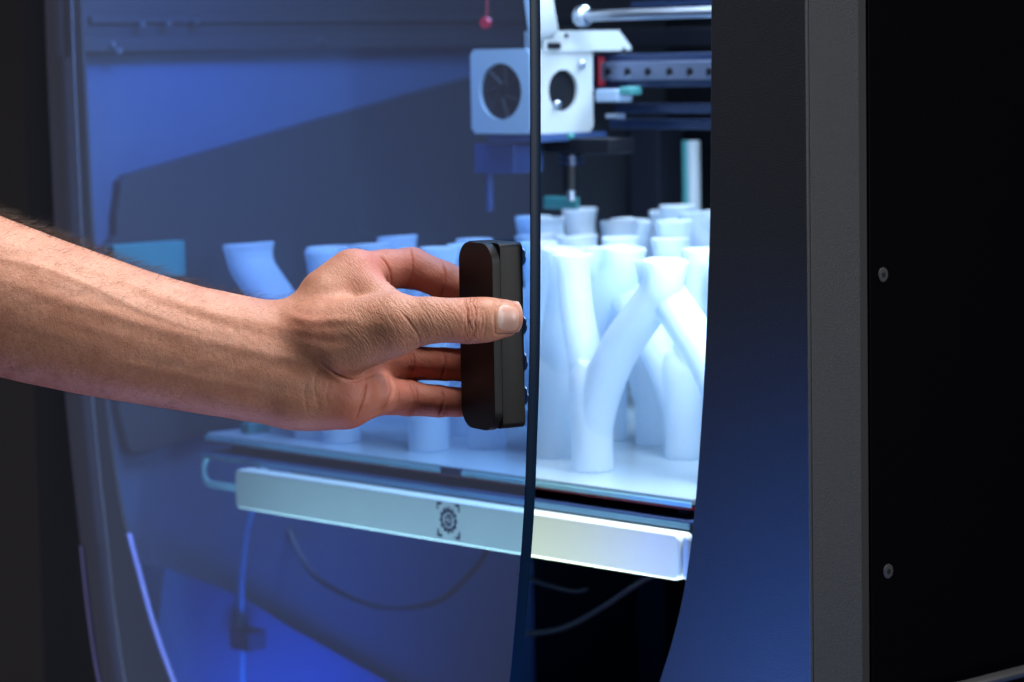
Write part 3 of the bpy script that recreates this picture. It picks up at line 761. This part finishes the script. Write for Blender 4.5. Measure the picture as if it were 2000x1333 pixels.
# oblique skin lines over the thumb base
for k in range(30):
    x_ = 760 + k * 5.2 + rnd.uniform(-2, 2)
    seg([(x_ - 30, 580 + rnd.uniform(-6, 6)), (x_ - 5, 612), (x_ + 12, 645), (x_ + 20, 672)], .28, -rnd.uniform(.06, .16), 0, 1.585)
seg([(822, 690), (818, 660), (800, 630), (782, 610)], .6, -.5, 0, 1.59)
for k in range(22):
    x_ = 650 + k * 6.5
    seg([(x_, 640 + k * .8), (x_ + 22, 668 + rnd.uniform(-4, 4)), (x_ + 30, 700 - k * .6)], .35, -rnd.uniform(.05, .14), 0, 1.585)
# nail bed: a shallow groove round the nail
nail_c = (995.5, 620.5); 
def nail_pt(u, v):           # u 0..1 from cuticle to tip, v -1..1
    x_ = 965 + 57 * u - 2.0 * (abs(v) ** 2.2) * (1 - u) * -1.5 - 9.0 * abs(v) ** 3 * u ** 2
    y_ = 620.5 + 33 * v * (1 - .10 * u ** 3) - 1.0 * u
    return x_, y_
loopn = [nail_pt(0, v) for v in np.linspace(-1, 1, 7)] 
seg([nail_pt(1, -1)] + [nail_pt(u, -1) for u in (.7, .4, .15)] + loopn + [nail_pt(u, 1) for u in (.15, .4, .7)] + [nail_pt(1, 1)], .35, -.45, 0, 1.58)
# soft unevenness of the whole skin
a1_ = np.sin(co[:, 0] * 210 + 3 * np.sin(co[:, 2] * 160)) * np.sin(co[:, 2] * 240 + co[:, 1] * 170)
disp += a1_ * .00010
co2 = co + nr * disp[:, None]
body_me.vertices.foreach_set('co', co2.astype(np.float32).ravel()); body_me.update()
body_me.polygons.foreach_set('use_smooth', np.ones(len(body_me.polygons), bool))
# colour of the skin itself: redder palm, fingertips and knuckles; bluish veins
def ss(a, b, x): t = np.clip((x - a) / (b - a), 0, 1); return t * t * (3 - 2 * t)
palmy = ss(640, 730, ux) * ss(1.572, 1.590, rel[:, 1]) 
heel = ss(600, 690, ux) * ss(700, 760, uy)
red = np.clip(.10 + .75 * np.maximum(palmy, heel) + .35 * np.exp(-((ux - 918) / 26) ** 2) * (rel[:, 1] < 1.58) + .35 * np.exp(-(np.hypot(ux - 600, uy - 640) / 45) ** 2), 0, 1)
for fg in fingers:
    for j in (2, 4): red = np.clip(red + .15 * np.exp(-((ux - fg[j][0]) / 10) ** 2) * (rel[:, 1] > 1.59), 0, 1)
vein = np.zeros(n)
for poly in ([(120, 560), (240, 590), (420, 655), (600, 700), (700, 690)], [(300, 700), (450, 740), (600, 760)], [(560, 660), (650, 690), (760, 640)]):
    P_ = np.array(crom([np.array(p, float) for p in poly], 6))
    dd = np.min(np.hypot(ux[:, None] - P_[None, :, 0], uy[:, None] - P_[None, :, 1]), axis=1); vein = np.maximum(vein, np.exp(-(dd / 14) ** 2))
ca = body_me.color_attributes.new('skin_tone', 'FLOAT_COLOR', 'POINT')
buf = np.ones((n, 4), np.float32); buf[:, 0] = red; buf[:, 1] = vein * (nr[:, 1] < .2); buf[:, 2] = ss(560, 700, ux)
ca.data.foreach_set('color', buf.ravel())
cb = body_me.color_attributes.new('skin_mask', 'FLOAT_COLOR', 'POINT')
near_ = (rel[:, 1] < 1.582) * (nr[:, 1] < .1)
buf2 = np.ones((n, 4), np.float32)
buf2[:, 0] = np.exp(-((ux - 921) / 15) ** 4) * near_                                     # thumb knuckle
buf2[:, 1] = ss(610, 700, ux) * (1 - ss(860, 905, ux)) * (uy < 745) * (nr[:, 1] < .2)      # thumb base
buf2[:, 2] = 1 - ss(935, 960, ux) * near_
cb.data.foreach_set('color', buf2.ravel())

ms = bpy.data.materials.new('skin'); ms.use_nodes = True; nt = ms.node_tree; b = nt.nodes['Principled BSDF']
N = nt.nodes.new; Lk = nt.links.new
tc = N('ShaderNodeTexCoord'); at = N('ShaderNodeAttribute'); at.attribute_name = 'skin_tone'
sep = N('ShaderNodeSeparateColor'); Lk(at.outputs['Color'], sep.inputs[0])
def mixc(fac, a, b_, name=None):
    m_ = N('ShaderNodeMix'); m_.data_type = 'RGBA'
    if hasattr(fac, 'links'): Lk(fac, m_.inputs[0])
    else: m_.inputs[0].default_value = fac
    for i, v in ((6, a), (7, b_)):
        if hasattr(v, 'links'): Lk(v, m_.inputs[i])
        else: m_.inputs[i].default_value = (*v, 1)
    return m_.outputs[2]
def noise(scale, detail=4, rough=.55):
    n_ = N('ShaderNodeTexNoise'); n_.inputs['Scale'].default_value = scale; n_.inputs['Detail'].default_value = detail; n_.inputs['Roughness'].default_value = rough
    Lk(tc.outputs['Object'], n_.inputs['Vector']); return n_.outputs['Fac']
def ramp(fac, lo, hi):
    r_ = N('ShaderNodeMapRange'); r_.inputs[1].default_value = lo; r_.inputs[2].default_value = hi; Lk(fac, r_.inputs[0]); return r_.outputs[0]
c1_ = mixc(ramp(noise(55, 5), .35, .65), (.47, .222, .145), (.58, .305, .210))
c2_ = mixc(ramp(noise(900, 3), .45, .75), c1_, (.40, .18, .11))
c3_ = mixc(sep.outputs[0], c2_, (.50, .165, .115))
mvf = N('ShaderNodeMath'); mvf.operation = 'MULTIPLY'; mvf.inputs[1].default_value = .35; Lk(sep.outputs[1], mvf.inputs[0])
c4_ = mixc(mvf.outputs[0], c3_, (.38, .22, .17))
Lk(c4_, b.inputs['Base Color'])
b.inputs['Roughness'].default_value = .52; b.inputs['Specular IOR Level'].default_value = .45
b.inputs['Subsurface Weight'].default_value = .13; b.inputs['Subsurface Radius'].default_value = (1.0, .35, .18); b.inputs['Subsurface Scale'].default_value = .0045
am = N('ShaderNodeAttribute'); am.attribute_name = 'skin_mask'; sm_ = N('ShaderNodeSeparateColor'); Lk(am.outputs['Color'], sm_.inputs[0])
def cells(rot, scale, dens):
    """skin lines: stretched cells, long axis turned by rot about the view depth axis"""
    mp = N('ShaderNodeMapping'); mp.vector_type = 'TEXTURE'; mp.inputs['Rotation'].default_value = (0, rot, 0); mp.inputs['Scale'].default_value = scale
    wn = N('ShaderNodeTexNoise'); wn.inputs['Scale'].default_value = 90; Lk(tc.outputs['Object'], wn.inputs['Vector'])
    ad_ = N('ShaderNodeVectorMath'); ad_.operation = 'MULTIPLY_ADD'; Lk(wn.outputs['Color'], ad_.inputs[0]); ad_.inputs[1].default_value = (.006, .006, .006); Lk(tc.outputs['Object'], ad_.inputs[2])
    Lk(ad_.outputs[0], mp.inputs[0])
    v_ = N('ShaderNodeTexVoronoi'); v_.feature = 'DISTANCE_TO_EDGE'; v_.inputs['Scale'].default_value = dens; Lk(mp.outputs[0], v_.inputs['Vector'])
    r_ = N('ShaderNodeMapRange'); r_.inputs[1].default_value = 0; r_.inputs[2].default_value = .22; Lk(v_.outputs['Distance'], r_.inputs[0]); return r_.outputs[0]
def bump(h, dist, strength, prev=None, fac=None):
    if fac is not None:
        m_ = N('ShaderNodeMath'); m_.operation = 'SUBTRACT'; m_.inputs[1].default_value = 1; Lk(h, m_.inputs[0])
        m2 = N('ShaderNodeMath'); m2.operation = 'MULTIPLY'; Lk(m_.outputs[0], m2.inputs[0]); Lk(fac, m2.inputs[1]); h = m2.outputs[0]
    b_ = N('ShaderNodeBump'); b_.inputs['Strength'].default_value = strength; b_.inputs['Distance'].default_value = dist; Lk(h, b_.inputs['Height'])
    if prev is not None: Lk(prev, b_.inputs['Normal'])
    return b_.outputs[0]
p_ = bump(noise(240, 4), .0011, .38)
p_ = bump(cells(0, (1, 1, 1), 1150), .00016, .4, p_, sm_.outputs[2])
p_ = bump(cells(math.radians(-38), (.0016, .004, .0105), 1), .00020, .5, p_, sm_.outputs[1])
p_ = bump(cells(math.radians(4), (.0018, .005, .0080), 1), .00055, .7, p_, sm_.outputs[0])
Lk(p_, b.inputs['Normal'])
body_me.materials.clear(); body_me.materials.append(ms)
person = empty('person', tuple(P3(590, 715, 1.588) + np.array([0, 0, CZ])))
pl = Vector(person.location)
body = bpy.data.objects.new('body', body_me); link(body, person); body.location = -pl
tag(person, 'bare hairy forearm and hand pulling the black door handle, thumb in front', 'person')

# nail and hair are placed on the finished skin
bvh = BVHTree.FromPolygons([Vector(c) for c in co2], [tuple(p.vertices) for p in body_me.polygons])
cam_o = Vector((0, 0, CZ))
nu, nv = 15, 15; vs, fs = [], []
for i in range(nu):
    for j in range(nv):
        u_, v_ = i / (nu - 1), -1 + 2 * j / (nv - 1)
        x_, y_ = nail_pt(u_, v_); d = Vector(ray(x_, y_)).normalized()
        hit, nm, _, _ = bvh.ray_cast(cam_o, d)
        e = .00030 * (1 - abs(v_) ** 4) + .00042 * u_ - .00004
        if i == 0: e = -.00022
        vs.append((hit if hit else cam_o + d * 1.57) + (nm if nm else -d) * e)
vs = [v - pl for v in vs]
V2 = np.array([tuple(v) for v in vs]).reshape(nu, nv, 3)
for _ in range(6):
    V2[1:-1, 1:-1] = .5 * V2[1:-1, 1:-1] + .125 * (V2[:-2, 1:-1] + V2[2:, 1:-1] + V2[1:-1, :-2] + V2[1:-1, 2:])
    V2[-1, 1:-1] = .5 * V2[-1, 1:-1] + .25 * (V2[-1, :-2] + V2[-1, 2:])
nvx = [tuple(p) for p in V2.reshape(-1, 3)]
for i in range(nu - 1):
    for j in range(nv - 1): fs.append((i * nv + j, i * nv + j + 1, (i + 1) * nv + j + 1, (i + 1) * nv + j))
m_nail = mat('nail', (.62, .38, .33), .40, coat=.12, sss=(.2, (1, .5, .4), .002))
nt = m_nail.node_tree; b = nt.nodes['Principled BSDF']
na = nt.nodes.new('ShaderNodeAttribute'); na.attribute_name = 'nail_tone'; nt.links.new(na.outputs['Color'], b.inputs['Base Color'])
nail = meshobj('thumbnail', nvx, fs, m_nail, person, True)
ca = nail.data.color_attributes.new('nail_tone', 'FLOAT_COLOR', 'POINT')
for i in range(nu):
    for j in range(nv):
        u_ = i / (nu - 1); v_ = -1 + 2 * j / (nv - 1); c_ = (.56, .33, .28)
        if u_ < .30 - .16 * v_ * v_: c_ = (.66, .47, .43)
        if u_ > .93: c_ = (.70, .58, .48)
        ca.data[i * nv + j].color = (*c_, 1)
so = nail.modifiers.new('thick', 'SOLIDIFY'); so.thickness = .0005; so.offset = -1

# arm hair
rng = np.random.default_rng(3)
hv, hf = [], []
def strand(p, nrm, dirv, L, r, curl):
    pts = []; q = np.array(p, float) - nrm * .0003; d = dirv * .7 + nrm * .7; d /= np.linalg.norm(d)
    for k in range(5):
        pts.append(q.copy()); q = q + d * L / 4; d = d + dirv * .35 + curl * .35 - nrm * .16; d /= np.linalg.norm(d)
    base = len(hv)
    for k, q in enumerate(pts):
        rr = r * (1 - .8 * k / 4)
        for a in (0, 2.09, 4.19):
            o = np.array([.25 * math.cos(a), math.cos(a), math.sin(a)]); hv.append(tuple(q + o * rr))
    for k in range(4):
        for a in range(3): hf.append((base + k * 3 + a, base + k * 3 + (a + 1) % 3, base + k * 3 + 3 + (a + 1) % 3, base + k * 3 + 3 + a))
down = (ux < 640)
topness = nr[:, 2]; backness = nr[:, 1]
wgt = np.zeros(n)
ax_ = ss(-480, 250, ux) 
wgt += np.where((topness > .05) & (backness > -.15) & (backness < .75), 1.0, 0) * ss(655, 560, ux) * (1.25 - ss(0, 620, ux) * .75)      # dense thumb-side and back
wgt += .30 * np.where((topness > .35) & (backness <= -.15), 1, 0) * ss(640, 560, ux)
wgt += .10 * np.where((backness < -.2), 1, 0) * ss(700, 560, ux)
wgt += .22 * np.where((topness < -.45), 1, 0) * ss(500, 430, ux)
wgt += .03 * (ux > 640) * (ux < 780) * (uy < 640) * (backness < .2)
wgt = np.where(ux < -470, 0, wgt)
idxs = rng.choice(n, size=8200, p=wgt / wgt.sum())
ad = np.array([.965, 0, -.24])
for i in idxs:
    nrm = nr[i]; t_ = ad - nrm * (ad @ nrm); t_ /= np.linalg.norm(t_)
    dense = (topness[i] > .05) and (backness[i] > -.15)
    L = rng.uniform(.007, .0145) if dense else rng.uniform(.003, .009)
    L *= 1 - .35 * min(1, max(0, (ux[i] - 100) / 500))
    side = np.cross(nrm, t_); dv = t_ + side * rng.normal(0, .5) + np.array([0, 0, .25 if nrm[2] > 0 else -.2]); dv = dv - nrm * (dv @ nrm) * .3; dv /= np.linalg.norm(dv)
    strand(co2[i] + rng.normal(0, .0003, 3), nrm, dv, L, rng.uniform(.000036, .00006) * (1.2 if dense else .9), rng.normal(0, .9, 3))
hair = meshobj('arm_hair', [tuple(np.array(v) - np.array(pl)) for v in hv], hf, m_hair, person, True)
hair['kind'] = 'stuff'
